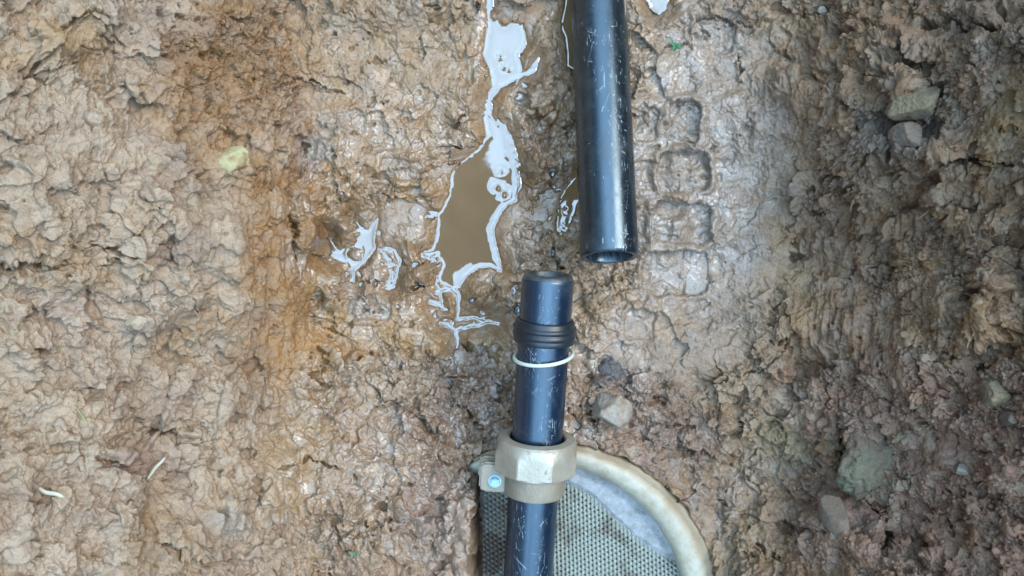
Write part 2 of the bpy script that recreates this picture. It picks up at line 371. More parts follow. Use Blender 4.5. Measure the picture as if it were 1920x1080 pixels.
# the deeper cracks, pits and ledges seen in the photo: (points, half width px, depth m)
CR = [([(275, 125), (300, 160), (326, 176), (345, 205), (361, 222)], 5, .012), ([(440, 224), (470, 245), (500, 272), (545, 286)], 4, .009), ([(0, 514), (60, 503), (110, 487), (150, 462), (190, 466), (240, 478)], 9, .020),
      ([(300, 300), (322, 325), (345, 335), (385, 350)], 6, .012), ([(545, 398), (549, 420), (556, 450), (562, 490)], 5, .012), ([(170, 862), (205, 866), (240, 884), (268, 890)], 7, .016), ([(230, 735), (275, 785), (318, 812), (390, 790)], 5, .011),
      ([(560, 150), (600, 158), (648, 177)], 4, .008), ([(771, 14), (800, 11), (823, 16)], 3, .006), ([(823, 250), (853, 235), (880, 215), (896, 195)], 4, .009), ([(625, 350), (641, 388), (655, 405)], 5, .010),
      ([(1576, 750), (1570, 800), (1570, 840), (1572, 872), (1582, 905), (1600, 936)], 6, .018), ([(1632, 958), (1650, 975), (1658, 1000), (1652, 1020)], 11, .028), ([(1340, 722), (1350, 765), (1345, 800), (1350, 840)], 4, .010),
      ([(1640, 205), (1680, 232), (1700, 236), (1745, 218), (1768, 190)], 7, .018), ([(1690, 262), (1678, 290), (1684, 318)], 6, .016), ([(1748, 298), (1800, 302), (1860, 300), (1920, 312)], 7, .016), ([(1572, 180), (1592, 196), (1622, 206)], 5, .012),
      ([(1492, 452), (1488, 480), (1478, 505)], 7, .014), ([(1555, 325), (1570, 336)], 8, .014), ([(1516, 400), (1523, 412)], 6, .012), ([(820, 688), (846, 712), (872, 706)], 5, .012), ([(868, 752), (884, 790), (902, 806), (912, 832)], 6, .014),
      ([(905, 930), (897, 985), (903, 1040), (900, 1090)], 5, .012), ([(700, 350), (735, 372), (790, 372)], 4, .007), ([(1382, 105), (1390, 130), (1386, 160)], 5, .010), ([(1300, 40), (1340, 30), (1375, 45), (1405, 50)], 3, .006), ([(1490, 620), (1470, 655), (1440, 690), (1345, 715)], 4, .010),
      ([(1800, 45), (1825, 55), (1880, 58)], 8, .016), ([(0, 830), (40, 845), (80, 835)], 5, .010), ([(330, 805), (370, 838), (420, 815)], 4, .010), ([(160, 130), (190, 145), (212, 150)], 5, .008), ([(40, 150), (80, 120), (110, 60), (170, 20)], 9, .012), ([(0, 240), (20, 200), (45, 150)], 9, .012),
      ([(290, 1020), (320, 1022), (335, 1040)], 7, .018), ([(235, 610), (270, 628), (310, 615)], 5, .010), ([(1280, 905), (1288, 930), (1296, 960)], 6, .012), ([(1495, 960), (1500, 985), (1560, 1012)], 6, .012), ([(600, 560), (590, 590), (610, 620), (650, 632)], 4, .008),
      ([(640, 555), (665, 560), (690, 570)], 4, .007), ([(1105, 760), (1106, 785), (1116, 800)], 6, .016), ([(480, 640), (490, 700), (500, 720)], 5, .010), ([(840, 1000), (850, 940), (880, 900)], 5, .010), ([(520, 880), (580, 860), (640, 880)], 4, .007), ([(700, 700), (735, 720), (760, 705)], 4, .008)]
cwx = PX + 13 * fbm(U * 62, V * 62, 4, 71, .62); cwy = PY + 13 * fbm(U * 62, V * 62, 4, 72, .62)
cvar = .06 + 1.05 * sstep(-.25, .5, fbm(U * 55, V * 55, 3, 73, .6))
for cx, cy, rx, ry, an_, dep in ((1672, 120, 44, 18, 10, .03), (1640, 226, 34, 20, 30, .03), (1716, 240, 56, 18, -12, .03), (1662, 312, 34, 15, 0, .03), (1812, 46, 46, 18, 8, .03), (1888, 104, 50, 26, 0, .02), (1500, 470, 22, 36, 20, .02),
        (1655, 985, 17, 38, -15, .03), (1572, 862, 11, 28, 0, .022), (1770, 300, 80, 10, 2, .022), (60, 500, 100, 13, -10, .022), (212, 870, 54, 13, 12, .02), (430, 234, 32, 11, 25, .014), (266, 126, 30, 13, 45, .016), (550, 416, 10, 15, 0, .014),
        (822, 716, 40, 17, 10, .016), (890, 800, 20, 40, -15, .018), (856, 985, 15, 70, 5, .016), (785, 692, 20, 11, 0, .012), (1112, 786, 12, 24, -15, .02), (1012, 250, 22, 42, 5, .012), (985, 396, 24, 13, 20, .012), (640, 376, 14, 15, 0, .012),
        (1400, 250, 12, 40, 0, .008), (1560, 330, 18, 9, 10, .016), (1525, 405, 16, 10, 0, .016), (400, 350, 36, 10, 40, .014), (1860, 660, 60, 20, -10, .02), (1790, 760, 20, 50, 20, .016), (1330, 1010, 20, 50, 0, .014), (1500, 1000, 50, 16, 20, .016), (1720, 1020, 20, 40, 0, .02), (1850, 930, 40, 14, 20, .016),
        (320, 814, 60, 12, 10, .016), (110, 840, 60, 12, -8, .014), (310, 1022, 22, 10, 0, .018), (470, 700, 20, 40, 0, .012), (590, 740, 30, 12, 20, .010), (720, 470, 10, 30, 0, .008), (1085, 560, 14, 30, 0, .010), (1600, 700, 16, 60, -10, .014)):
    H -= min(dep, .024) * blob(cwx, cwy, cx, cy, rx * 1.15, ry * 1.25, an_, .15, 1.05) * (.5 + .6 * cvar)
for q, (pts, w, dep) in enumerate(CR):
    xs = [p[0] for p in pts]; ys = [p[1] for p in pts]
    i0, i1 = np.searchsorted(ay, [min(ys) - 50, max(ys) + 50]); j0, j1 = np.searchsorted(ax, [min(xs) - 50, max(xs) + 50])
    s = np.s_[i0:i1, j0:j1]; d, tt = seg_dist(cwx[s], cwy[s], pts)
    ww = w * (.30 + 2.0 * tt * (1 - tt)) * cvar[s]
    H[s] -= dep * 1.15 * np.exp(-np.abs(d / ww) ** 1.5) * sstep(0, .1, tt + .05)
    (ax0, ay0), (ax1, ay1) = pts[0], pts[-1]; sg = (cwx[s] - ax0) * (ay1 - ay0) - (cwy[s] - ay0) * (ax1 - ax0)
    H[s] += np.where((sg > 0) == (q % 3 > 0), 1, -.1) * dep * .5 * np.exp(-(d / (5.5 * w)) ** 2) * sstep(.4, 1.6, d / np.maximum(ww, .5)) * np.clip(4 * tt * (1 - tt) + .1, 0, 1)
# raised lumps: x, y, rx, ry, angle, height
for cx, cy, rx, ry, an, h in ((268, 596, 46, 26, -12, .014), (1690, 150, 60, 40, 30, .018), (1695, 265, 46, 40, 0, .014), (1480, 120, 60, 70, 0, .008), (120, 70, 120, 70, -30, .02), (60, 430, 120, 60, -15, .016), (60, 640, 60, 50, 0, .012),
                              (330, 700, 90, 60, 20, .012), (860, 960, 40, 110, 5, .022), (700, 880, 60, 40, 0, .010), (730, 300, 60, 30, 0, .008), (1640, 80, 60, 60, 0, .012), (1800, 420, 120, 60, 20, .012), (1180, 880, 60, 60, 0, .010),
                              (1250, 930, 50, 60, 0, .008), (1000, 330, 22, 70, 5, .010), (870, 565, 26, 22, 0, .005), (255, 925, 30, 30, 0, .010), (340, 1000, 50, 40, 0, .012), (100, 1040, 90, 50, 0, .012), (1870, 580, 60, 80, 0, .014), (1420, 880, 60, 50, 0, .010), (1430, 990, 60, 50, 0, .010)):
    H += h * blob(cwx, cwy, cx, cy, rx, ry, an, .2, 1.1)
# tread marks of a boot: pressed blocks with a soft raised rim
def tread(cx, cy, w, h, an, dep):
    global H
    c, s = math.cos(R(an)), math.sin(R(an)); wx = PX + 7 * fbm(PX / 26, PY / 26, 3, 81); wy = PY + 7 * fbm(PX / 26, PY / 26, 3, 82)
    dx = (wx - cx) * c + (wy - cy) * s; dy = -(wx - cx) * s + (wy - cy) * c; r = min(w, h) * .3
    q = np.hypot(np.maximum(np.abs(dx) - w / 2 + r, 0), np.maximum(np.abs(dy) - h / 2 + r, 0)) - r
    dep *= .92; inside = 1 - sstep(-5, 1.0, q)
    vq = .55 + .75 * sstep(-.4, .4, fbm(PX / 40, PY / 40, 2, 87)); H += -dep * inside * vq + .0012 * inside * fbm(PX / 9, PY / 9, 3, 88) + .55 * dep * vq * np.exp(-((q - 6) / 5) ** 2) - .15 * dep * np.exp(-((q + 4) / 3.5) ** 2) + .5 * dep * inside * np.clip((-dx / w + dy / h) * .9, -.4, .6)
    return inside
lug = 0
for a in ((1283, 230, 62, 80, 4, .009), (1281, 322, 102, 78, -4, .009), (1278, 418, 116, 78, 3, .010), (1268, 512, 128, 84, -2, .008), (1337, 64, 84, 66, 10, .005), (1212, 232, 44, 70, 5, .004), (1206, 330, 40, 60, 0, .0045), (1204, 430, 30, 60, 0, .004),
          (755, 412, 84, 76, 3, .006), (752, 318, 80, 40, 8, .004), (640, 235, 90, 50, -10, .003), (690, 575, 90, 50, 3, .004), (925, 565, 30, 60, 5, .004), (1005, 250, 50, 64, 5, .004), (985, 178, 70, 44, 0, .003), (1200, 610, 60, 60, 10, .004)):
    lug = np.maximum(lug, tread(*a))
# water-filled hollows
S = sample_sd(PX, PY) * (CAM_H / F)
S_big = sample_sd(PX, PY, sd_big) * (CAM_H / F)
wb = np.maximum(1 - sstep(.002, .028, S_big), 1 - sstep(.0008, .006, S))
natural = H + BZ
bankz = WZ + np.where(S < 0, np.maximum(S * .8, -.007), S * .32 + .0015 * sstep(0, .004, S)) + .0012 * fbm(U * 90, V * 90, 3, 83) * sstep(0, .006, S)
def box(a, r):
    for axis_ in (0, 1):
        p = np.concatenate([np.repeat(np.take(a, [0], axis_), r + 1, axis_), a, np.repeat(np.take(a, [-1], axis_), r, axis_)], axis_).astype(np.float64)
        c = np.cumsum(p, axis_); n_ = a.shape[axis_]
        a = (np.take(c, range(2 * r + 1, 2 * r + 1 + n_), axis_) - np.take(c, range(0, n_), axis_)) / (2 * r + 1)
    return a
# broad forms first, then the fine relief square to those forms
HL = box(box(H * near, 9), 9); HF = H * near - HL
P1 = np.stack([BX + NX * HL, BY + NY * HL, BZ + NZ * HL], -1)
gu = np.gradient(P1, axis=1); gv = np.gradient(P1, axis=0); N1 = np.cross(gv, gu); N1 /= np.linalg.norm(N1, axis=2)[..., None] + 1e-12
N1 = np.stack([box(N1[..., k_], 4) for k_ in range(3)], -1); N1 /= np.linalg.norm(N1, axis=2)[..., None] + 1e-12
P1 = P1 + N1 * (np.clip(HF, -.022, .016) * (1 - .34 * left - .12 * right))[..., None]
OUTX, OUTY, OUTZ = (P1[..., k_].astype(np.float32) for k_ in range(3))
floor_min = WZ + .004
OUTZ = np.where((np.abs(PX - 930) < 420) & (PY < 720) & (PX > 560) & (S < .15), np.maximum(OUTZ, floor_min + .2 * (OUTZ - floor_min)), OUTZ)
OUTZ = OUTZ * (1 - wb) + bankz * wb
# the hole the sieve sits in (its left side stays under the bank)
SC = (1028., 1152.); SR = 330.
ds = np.hypot(PX - SC[0], PY - SC[1]) + 3 * fbm(PX / 22, PY / 22, 2, 84)
lim = sstep(880, 892, PX + 13 * fbm(PX / 22, PY / 26, 4, 85))
ins = (1 - sstep(SR - 20, SR - 9, ds - 5 + 8 * fbm(PX / 46, PY / 46, 4, 89))) * lim
OUTZ = OUTZ * (1 - ins) + (-.085) * ins
rimb = np.exp(-((ds - SR - 19 + 15 * fbm(PX / 46, PY / 46, 4, 89)) / 22) ** 2) * lim * (PY > 700)
OUTZ = OUTZ * (1 - .7 * rimb) + .7 * rimb * (.006 + .006 * fbm(U * 60, V * 60, 4, 86))
leftb = np.exp(-((PX - 868) / 40) ** 2) * sstep(880, 960, PY) * (1 - lim) * (PY < 1400)
OUTZ = np.maximum(OUTZ, leftb * (.046 + .010 * fbm(U * 50, V * 50, 3, 90)) + (leftb < .05) * -9)

# soil colours
ALB = .44
K = lambda r, g, b: lin(r, g, b, ALB) * np.array([1.15, 1.0, .83])
COL = np.empty(PX.shape + (3,), np.float32); COL[:] = K(176, 150, 120)
def paint(m, c, k=1.):
    global COL
    COL = COL * (1 - k * m[..., None]) + K(*c) * (k * m[..., None])
vn = lambda f, s, lo=-.1, hi=.35: sstep(lo, hi, fbm(U * f, V * f, 4, s, .6))
paint(left, (194, 175, 154)); paint(1 - sstep(0, 260, PXw), (188, 170, 149), .6)
paint(right, (160, 130, 100)); paint(right * sstep(560, 760, PYw), (154, 120, 102), .9)
paint(bx(1330, 330, 190, 360), (180, 164, 152), .9); paint(bx(1250, 650, 190, 110), (176, 156, 140), .8)
paint(mx(bx(530, 450, 110, 340, 4), .85 * bx(430, 160, 180, 200, 30), .5 * bx(700, 420, 260, 300)), (172, 128, 70), .85); paint(bx(720, 625, 220, 60), (178, 140, 86), .75)
paint(bx(720, 900, 330, 260) * (1 - left), (168, 140, 113), .8); paint(bx(850, 760, 140, 120), (146, 120, 100), .8); paint(bx(830, 980, 110, 140), (150, 126, 110), .8)
paint(bx(1190, 830, 170, 170), (150, 121, 102), .8); paint(bx(1290, 900, 110, 160), (156, 132, 120), .6)
paint(left * sstep(820, 1000, PYw), (192, 172, 152), .6)
paint(bx(1880, 60, 120, 110), (128, 110, 94), .7); paint(bx(1890, 230, 50, 140), (140, 116, 74), .85)
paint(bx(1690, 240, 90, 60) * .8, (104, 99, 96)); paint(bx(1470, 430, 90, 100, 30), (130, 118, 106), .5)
paint(bx(1640, 860, 110, 100, 30) * vn(30, 301), (128, 138, 112), .8); paint(bx(1470, 840, 60, 70), (142, 134, 98), .6); paint(bx(1490, 530, 45, 60), (142, 138, 98), .4)
paint(bx(1600, 560, 80, 200, -14) * vn(14, 302), (140, 104, 72), .7); paint(bx(1070, 730, 40, 80), (166, 128, 90), .8)
paint(bx(590, 285, 50, 36), (140, 130, 120), .8); paint(bx(1148, 698, 34, 36), (98, 96, 98), .9); paint(bx(500, 120, 30, 40), (110, 100, 90), .5)
paint(bx(390, 50, 40, 36), (120, 98, 96), .7); paint(bx(60, 80, 150, 60, -35), (196, 172, 138), .7)
paint(vn(9, 303, .0, .4) * (1 - right), (190, 172, 158), .45); paint(vn(11, 304, .0, .45), (174, 138, 86), .45); paint(vn(13, 305, .1, .5), (150, 126, 118), .45)
paint(vn(34, 306, .15, .45), (200, 184, 160), .35); paint(vn(37, 307, .18, .5), (122, 100, 84), .35); paint(vn(60, 308, .25, .5), (206, 196, 178), .4); paint(vn(52, 309, .32, .5), (104, 96, 92), .5)
paint(lug, (180, 166, 154), .6)
shore = np.exp(-(np.maximum(S_big, 0) / .014) ** 2); paint(shore, (142, 108, 66), .85)
paint(bx(560, 640, 110, 90), (178, 134, 74), .7); paint(bx(560, 870, 90, 110, 20), (172, 142, 100), .7); paint(bx(250, 1010, 40, 90), (160, 134, 98), .6); paint(bx(250, 870, 90, 30), (150, 118, 108), .5)
paint(bx(130, 590, 120, 60), (204, 184, 168), .6); paint(bx(60, 1010, 90, 80), (206, 192, 176), .6); paint(bx(330, 460, 60, 40), (140, 118, 106), .5); paint(bx(420, 970, 60, 30), (172, 166, 158), .6)
paint(bx(860, 730, 110, 70), (132, 112, 98), .6); paint(bx(730, 720, 110, 70), (188, 168, 146), .5); paint(bx(840, 1000, 40, 100), (178, 156, 142), .7)
paint(bx(430, 110, 150, 150, 20), (156, 118, 74), .75); paint(bx(560, 420, 40, 150), (146, 108, 66), .6); paint(bx(470, 720, 50, 110, 10), (150, 120, 90), .6)
paint(bx(1590, 560, 110, 280, -8) * vn(9, 312, -.3, .2), (138, 108, 82), .75); paint(bx(1720, 180, 130, 120) * vn(14, 313, -.2, .2), (132, 116, 102), .6); paint(bx(890, 740, 60, 110, -12), (120, 98, 80), .6)
paint(bx(1010, 300, 40, 200), (142, 110, 78), .7); paint(bx(900, 560, 70, 40), (150, 118, 80), .6)
far = sstep(1.0, 1.6, np.hypot(BX, BY)) * sstep(.44, .5, BZ)
paint(far * vn(2.5, 310, -.3, .2), (92, 110, 54), .8)
wet = np.clip(.34 + .75 * mx(.9 * bx(840, 420, 330, 330), .9 * bx(1240, 300, 220, 340), .8 * bx(1000, 760, 240, 260), .5 * bx(700, 850, 300, 250)) * (1 - .6 * left) + .9 * shore - .25 * left - .15 * right + .25 * vn(20, 311), 0, 1)
Vt = np.stack([OUTX, OUTY, OUTZ], -1).reshape(-1, 3)
ground = mesh_from('ground', Vt, grid_faces(ny, nx), M_mud, attrs={'soil': COL.reshape(-1, 3), 'wet': wet.ravel()})
tag(ground, 'wet brown clay floor and dug banks of the trench', 'ground', 'structure')
def ground_at(px, py):
    j = np.searchsorted(ax, px); i = np.searchsorted(ay, py); return np.array([OUTX[i, j], OUTY[i, j], OUTZ[i, j]])

# ------------------------------------------------------------------ water sheets with a curved edge
def flood(mask):
    lab = np.zeros(mask.shape, int); n = 0
    for i, j in zip(*np.nonzero(mask)):
        if lab[i, j]: continue
        n += 1; st_ = [(i, j)]; lab[i, j] = n
        while st_:
            a, b = st_.pop()
            for c, d in ((a + 1, b), (a - 1, b), (a, b + 1), (a, b - 1)):
                if 0 <= c < mask.shape[0] and 0 <= d < mask.shape[1] and mask[c, d] and not lab[c, d]: lab[c, d] = n; st_.append((c, d))
    return lab, n
wet_mask = sd < 3.2
lab, nlab = flood(wet_mask)
WLAB = {(880, 430): 'muddy brown puddle and stream running down the trench floor', (680, 460): 'star shaped shallow puddle left of the large puddle', (1060, 370): 'small bright puddle beside the cut end of the upper pipe',
        (1060, 20): 'thin strip of water along the left side of upper pipe', (1235, 5): 'small puddle at the photo top right of the upper pipe', (729, 505): 'forked water trickle between the two puddles',
        (854, 623): 'thin branching trickle below the large puddle'}
sds = sd.copy()
for _ in range(5): sds[1:-1, 1:-1] = (sds[1:-1, 1:-1] * 2 + sds[:-2, 1:-1] + sds[2:, 1:-1] + sds[1:-1, :-2] + sds[1:-1, 2:]) / 6
dm = np.maximum(-sds, -3.2) * (CAM_H / F)
hz = WZ + .0008 * np.exp(-np.maximum(dm, 0) / .0036) + np.minimum(dm, 0) * .2
sheets, rest = [], np.zeros(sd.shape, bool)
for k in range(1, nlab + 1):
    m = lab == k
    if (m & (sd < -1)).sum() < 4: continue
    lbl = None
    for (x, y), t in WLAB.items():
        if m[int(y - Y0) - 6:int(y - Y0) + 7, int(x - X0) - 6:int(x - X0) + 7].any() and m.sum() > 120: lbl = t
    if lbl: sheets.append((m, lbl))
    else: rest |= m
for m, lbl in sheets + [(rest, 'tiny pockets of standing water in the mud round the puddles')]:
    idx = -np.ones(m.shape, int); idx[m] = np.arange(m.sum())
    q = np.stack([idx[:-1, :-1], idx[1:, :-1], idx[1:, 1:], idx[:-1, 1:]], -1).reshape(-1, 4); q = q[(q >= 0).all(1)]
    z = hz[m]; P = np.stack([(gx[m] - 960) / F * (CAM_H - z), (540 - gy[m]) / F * (CAM_H - z), z], -1)
    tag(mesh_from('water', P, q, M_water), lbl, 'water', 'structure')

# ------------------------------------------------------------------ pipes
from mathutils import Vector, Matrix
def frame_quat(axis_dir, up=(0, 0, 1)):
    """local Z along the pipe, local X pointing up to the sky"""
    z = Vector(axis_dir).normalized(); x = Vector(up); x = (x - z * x.dot(z)).normalized(); y = z.cross(x)
    return Matrix((x, y, z)).transposed().to_quaternion()
def lathe(profile, nseg, rfun=None):
    """profile: (t, r) along local Z; angle 0 faces local X"""
    th = np.arange(nseg) / nseg * 2 * np.pi; T = np.array([p[0] for p in profile])[:, None]; r = np.array([p[1] for p in profile])[:, None] * np.ones((1, nseg))
    if rfun is not None: r = rfun(T, r, th)
    return np.stack([r * np.cos(th), r * np.sin(th), T * np.ones((1, nseg))], -1).reshape(-1, 3), grid_faces(len(profile), nseg, True)[:, ::-1]
def scratches(T, TH, rad, n, seed, clusters, long=.012, vis=1.2, width=.00024):
    """strokes painted on the unrolled wall: returns 0..1 on the grid T x TH"""
    g = np.random.default_rng(seed); out = np.zeros((len(T), len(TH)), np.float32); s = ((TH + np.pi) % (2 * np.pi) - np.pi) * rad
    for _ in range(n):
        if g.random() < .82:
            ct, cs, st_, ss = clusters[g.integers(len(clusters))]; t0 = g.normal(ct, st_); s0 = g.normal(cs, ss)
        else: t0 = g.uniform(T[0], T[-1]); s0 = g.uniform(-vis, vis) * rad
        L = long * g.gamma(.9, .40); an = g.normal(0, .2) if g.random() < .7 else g.uniform(-1.5, 1.5); bend = g.normal(0, .09)
        wd = width * g.uniform(.5, 1.5); a = g.uniform(.12, 1.) ** 2.2
        i0, i1 = np.searchsorted(T, [t0 - L, t0 + L]); jj = np.nonzero(np.abs(s - s0) < L * .8 + .002)[0]
        if i1 <= i0 or not len(jj): continue
        tt = T[i0:i1, None] - t0; ss_ = s[jj][None] - s0
        al = tt * math.cos(an) + ss_ * math.sin(an); ac = -tt * math.sin(an) + ss_ * math.cos(an) - bend * al * al / max(L, 1e-4)
        v = a * np.exp(-(ac / wd) ** 2) * (1 - sstep(.3 * L, .55 * L, np.abs(al)))
        blk = out[i0:i1][:, jj]; out[i0:i1, jj] = np.maximum(blk, v)
    return out
def tube(name, parent, mat, t0, t1, r, seed, n, clusters, step=.0007, nseg=300, ends=0., **kw):
    T = np.concatenate([np.arange(t0, min(t1, .62), step), np.linspace(max(t0 + .001, .62), t1, 20)]) if t1 > .62 else np.arange(t0, t1, step)
    prof = [(t, r - max(0, ends - (t - t0)) ** 2 / (2 * ends) if ends else r) for t in T]
    th = np.arange(nseg) / nseg * 2 * np.pi
    sc_ = scratches(T, th, r, n, seed, clusters, **kw)
    Vv, Ff = lathe(prof, nseg)
    return mesh_from(name, Vv, Ff, mat, parent=parent, attrs={'scratch': sc_.ravel()})
M_pipeA = black_plastic('black_pipe', (.005, .008, .011), rough=.2)
M_pipeB = black_plastic('navy_pipe', (.004, .011, .024), rough=.16)
M_bore = plain('pipe_bore', (.003, .0035, .004), (.006, .007, .007), 60, .5)

# upper pipe
RA = .0315
pa = Vector(W(1142.5, 482, 1 - 2 * RA * F / 109.5)); pb = Vector(W(1122.5, 0, 1 - 2 * RA * F / 102.5))
qa = frame_quat(pb - pa)
up_pipe = tag(empty('pipe', pa, qa), 'black plastic pipe with an open cut end, coming in from the top of the photo', 'pipe')
tube('pipe_wall', up_pipe, M_pipeA, 0, .95, RA, 5, 420, [(.16, .008, .05, .006), (.20, -.004, .03, .01), (.06, .017, .05, .004), (.25, .018, .06, .005), (.01, .012, .006, .01), (.13, .019, .05, .004), (.24, -.014, .02, .004)], ends=.003)
prof = [(.0012, RA - .0012), (0.0, RA - .0022), (-.0004, RA - .0042), (0, RA - .0058), (.002, RA - .0066), (.02, RA - .0066)]
Vv, Ff = lathe(prof, 120); mesh_from('cut_end', Vv, Ff[:, ::-1], M_pipeA, parent=up_pipe, attrs={'scratch': np.clip(.25 * rng.random(len(Vv)) ** 3, 0, 1)})
Vv, Ff = lathe([(.012, RA - .0064), (.9, RA - .0064)], 64); mesh_from('bore', Vv, Ff[:, ::-1], M_bore, parent=up_pipe)

# lower pipe
RB = .028
la = Vector(W(1028, 513, 1 - 2 * RB * F / 98.)); lb = Vector(W(990, 1080, 1 - 2 * RB * F / 92.))
ql = frame_quat(lb - la); ldir = (lb - la).normalized()
lo_pipe = tag(empty('pipe', la, ql), 'navy black plastic pipe rising from the bottom edge towards the middle of the photo', 'pipe')
tube('pipe_wall', lo_pipe, M_pipeB, .004, .95, RB, 9, 560, [(.30, .014, .03, .005), (.30, -.012, .03, .005), (.34, .012, .02, .006), (.345, -.014, .02, .005), (.09, .014, .01, .004), (.165, -.012, .012, .004), (.12, -.004, .03, .008), (.04, -.003, .015, .006), (.27, .013, .015, .004)], long=.011, ends=.003)
prof = [(.0052, RB - .0006), (.002, RB - .0018), (.0004, RB - .0035), (0, RB - .006), (.0012, RB - .0075), (.02, RB - .008), (.022, RB - .02), (.022, .0005)]
Vv, Ff = lathe(prof, 120); mesh_from('open_end', Vv, Ff[:, ::-1], plain('wet_rim', (.012, .015, .017), (.05, .06, .06), 90, .2, .0006), parent=lo_pipe)
def on_lower(py, px_shift=0):
    """place on the lower pipe's axis for a photo row"""
    a_, b_ = np.array(la), np.array(lb); t0_, t1_ = 0, 2.
    for _ in range(40):
        t = (t0_ + t1_) / 2; p = a_ + (b_ - a_) * t; y = 540 - p[1] / (CAM_H - p[2]) * F
        if y < py: t0_ = t
        else: t1_ = t
    return Vector(p)
# rubber seal
seal_prof = [(-.0125, .0282), (-.0125, .0305), (-.0112, .0318), (-.007, .0322), (-.0062, .0330), (-.0050, .0342), (-.0036, .0346), (-.0022, .0342), (-.0012, .0332), (-.0002, .0331), (.0006, .0336), (.0018, .0345), (.0034, .0347), (.0048, .0343), (.0056, .0334),
             (.0064, .0330), (.0076, .0335), (.0088, .0336), (.0112, .0334), (.0122, .0326), (.0122, .0282)]
qs = frame_quat(ldir + Vector((.0, 0, -.02)))
M_rub = plain('rubber', (.006, .009, .012), (.012, .017, .022), 50, .36, .0002)
Vv, Ff = lathe(seal_prof, 128)
seal = tag(mesh_from('rubber_seal', Vv, Ff, M_rub), 'ribbed black rubber seal ring pushed over the lower pipe near its end', 'seal ring')
seal.location = on_lower(619); seal.rotation_mode = 'QUATERNION'; seal.rotation_quaternion = qs
# white ring
def torus(R1, r, n1=120, n2=14, wob=0.):
    a = np.arange(n1) / n1 * 2 * np.pi; b = np.arange(n2) / n2 * 2 * np.pi; rr = R1 * (1 + wob * np.sin(2 * a + .6))
    return np.stack([(rr[:, None] + r * np.cos(b)) * np.cos(a)[:, None], (rr[:, None] + r * np.cos(b)) * np.sin(a)[:, None], r * np.sin(b) * np.ones((n1, 1))], -1).reshape(-1, 3), \
        np.stack([np.arange(n1 * n2).reshape(n1, n2), np.roll(np.arange(n1 * n2).reshape(n1, n2), -1, 0), np.roll(np.roll(np.arange(n1 * n2).reshape(n1, n2), -1, 0), -1, 1), np.roll(np.arange(n1 * n2).reshape(n1, n2), -1, 1)], -1).reshape(-1, 4)
Vv, Ff = torus(.0322, .0021, wob=.02)
oring = tag(mesh_from('ring', Vv, Ff, plain('ivory_plastic', (.40, .43, .37), (.46, .48, .42), 40, .35)), 'thin ivory white plastic ring loose around the lower pipe', 'ring')
oring.location = on_lower(666) + Vector((.0008, 0, -.001)); oring.rotation_mode = 'QUATERNION'; oring.rotation_quaternion = frame_quat(ldir + Vector((.13, 0, -.10)))

# ------------------------------------------------------------------ bronze compression fitting
M_bronze = plain('dull_bronze', lin(170, 160, 140, 0.72), lin(194, 186, 168, 0.72), 45, .38, .0006, .45, lin(160, 138, 108, 0.496), 60, .60, .72)
M_bronze2 = plain('cast_bronze', lin(156, 146, 126, 0.56), lin(178, 166, 144, 0.56), 60, .55, .0008, .3, lin(160, 138, 108, 0.496), 70, .62, .75)
ctr = on_lower(858)
fit = tag(empty('pipe_fitting', ctr, ql), 'dull bronze compression fitting with an octagonal nut clamped round the lower pipe', 'pipe fitting')
AF = .0445
def octo(T, r, th):
    k = np.clip((T + .0150) / .006, 0, 1) * np.clip((.0140 - T) / .004, 0, 1)     # circle -> octagon -> circle
    off = .06; a = (th - off + np.pi / 8) % (np.pi / 4) - np.pi / 8
    oc = AF / np.cos(a); outer = r > .036
    return np.where(outer, np.where(k > 0, r * (1 - k) + np.minimum(oc, r * 1.2) * k, r), r)
prof = [(-.022, .0300), (-.0245, .0315), (-.0255, .0330), (-.0252, .0375), (-.0240, .0415), (-.0215, .0436), (-.0145, .0448), (-.0125, .0447), (-.0105, .0446), (-.0075, .0445), (.0100, .0445), (.0122, .0440), (.0140, .0410), (.0150, .037)]
Vv, Ff = lathe(prof, 160, octo); nut = mesh_from('nut', Vv, Ff, M_bronze, parent=fit)
nut.data.set_sharp_from_angle(angle=R(14))
prof = [(.0135, .0300), (.0135, .0338), (.016, .0345), (.037, .0345), (.0395, .0338), (.040, .0325), (.040, .0284)]
Vv, Ff = lathe(prof, 96); slv = mesh_from('sleeve', Vv, Ff, M_bronze2, parent=fit); slv.data.set_sharp_from_angle(angle=R(40))
Vv, Ff = lathe([(-.024, .0302), (.013, .0302)], 64); mesh_from('bore', Vv, Ff[:, ::-1], plain('fitting_bore', (.03, .028, .025), (.06, .055, .05), 50, .6), parent=fit)
import bmesh
def solid(outline, z0, z1, bev, n=2):
    """rounded plate from an outline in local coordinates"""
    bm = bmesh.new(); vs = [bm.verts.new((x, y, z0)) for x, y in outline]; f = bm.faces.new(vs)
    ex = bmesh.ops.extrude_face_region(bm, geom=[f]); bmesh.ops.translate(bm, vec=(0, 0, z1 - z0), verts=[v for v in ex['geom'] if isinstance(v, bmesh.types.BMVert)])
    bmesh.ops.recalc_face_normals(bm, faces=bm.faces); bmesh.ops.bevel(bm, geom=list(bm.edges), offset=bev, segments=n, affect='EDGES', clamp_overlap=True)
    return bm
def bm_obj(name, bm, mat, parent=None, smooth=True, sharp=35):
    me = bpy.data.meshes.new(name); bm.to_mesh(me); bm.free(); me.materials.append(mat)
    o = bpy.data.objects.new(name, me); sc.collection.objects.link(o)
    if smooth: me.shade_smooth(); me.set_sharp_from_angle(angle=R(sharp))
    if parent: o.parent = parent
    return o
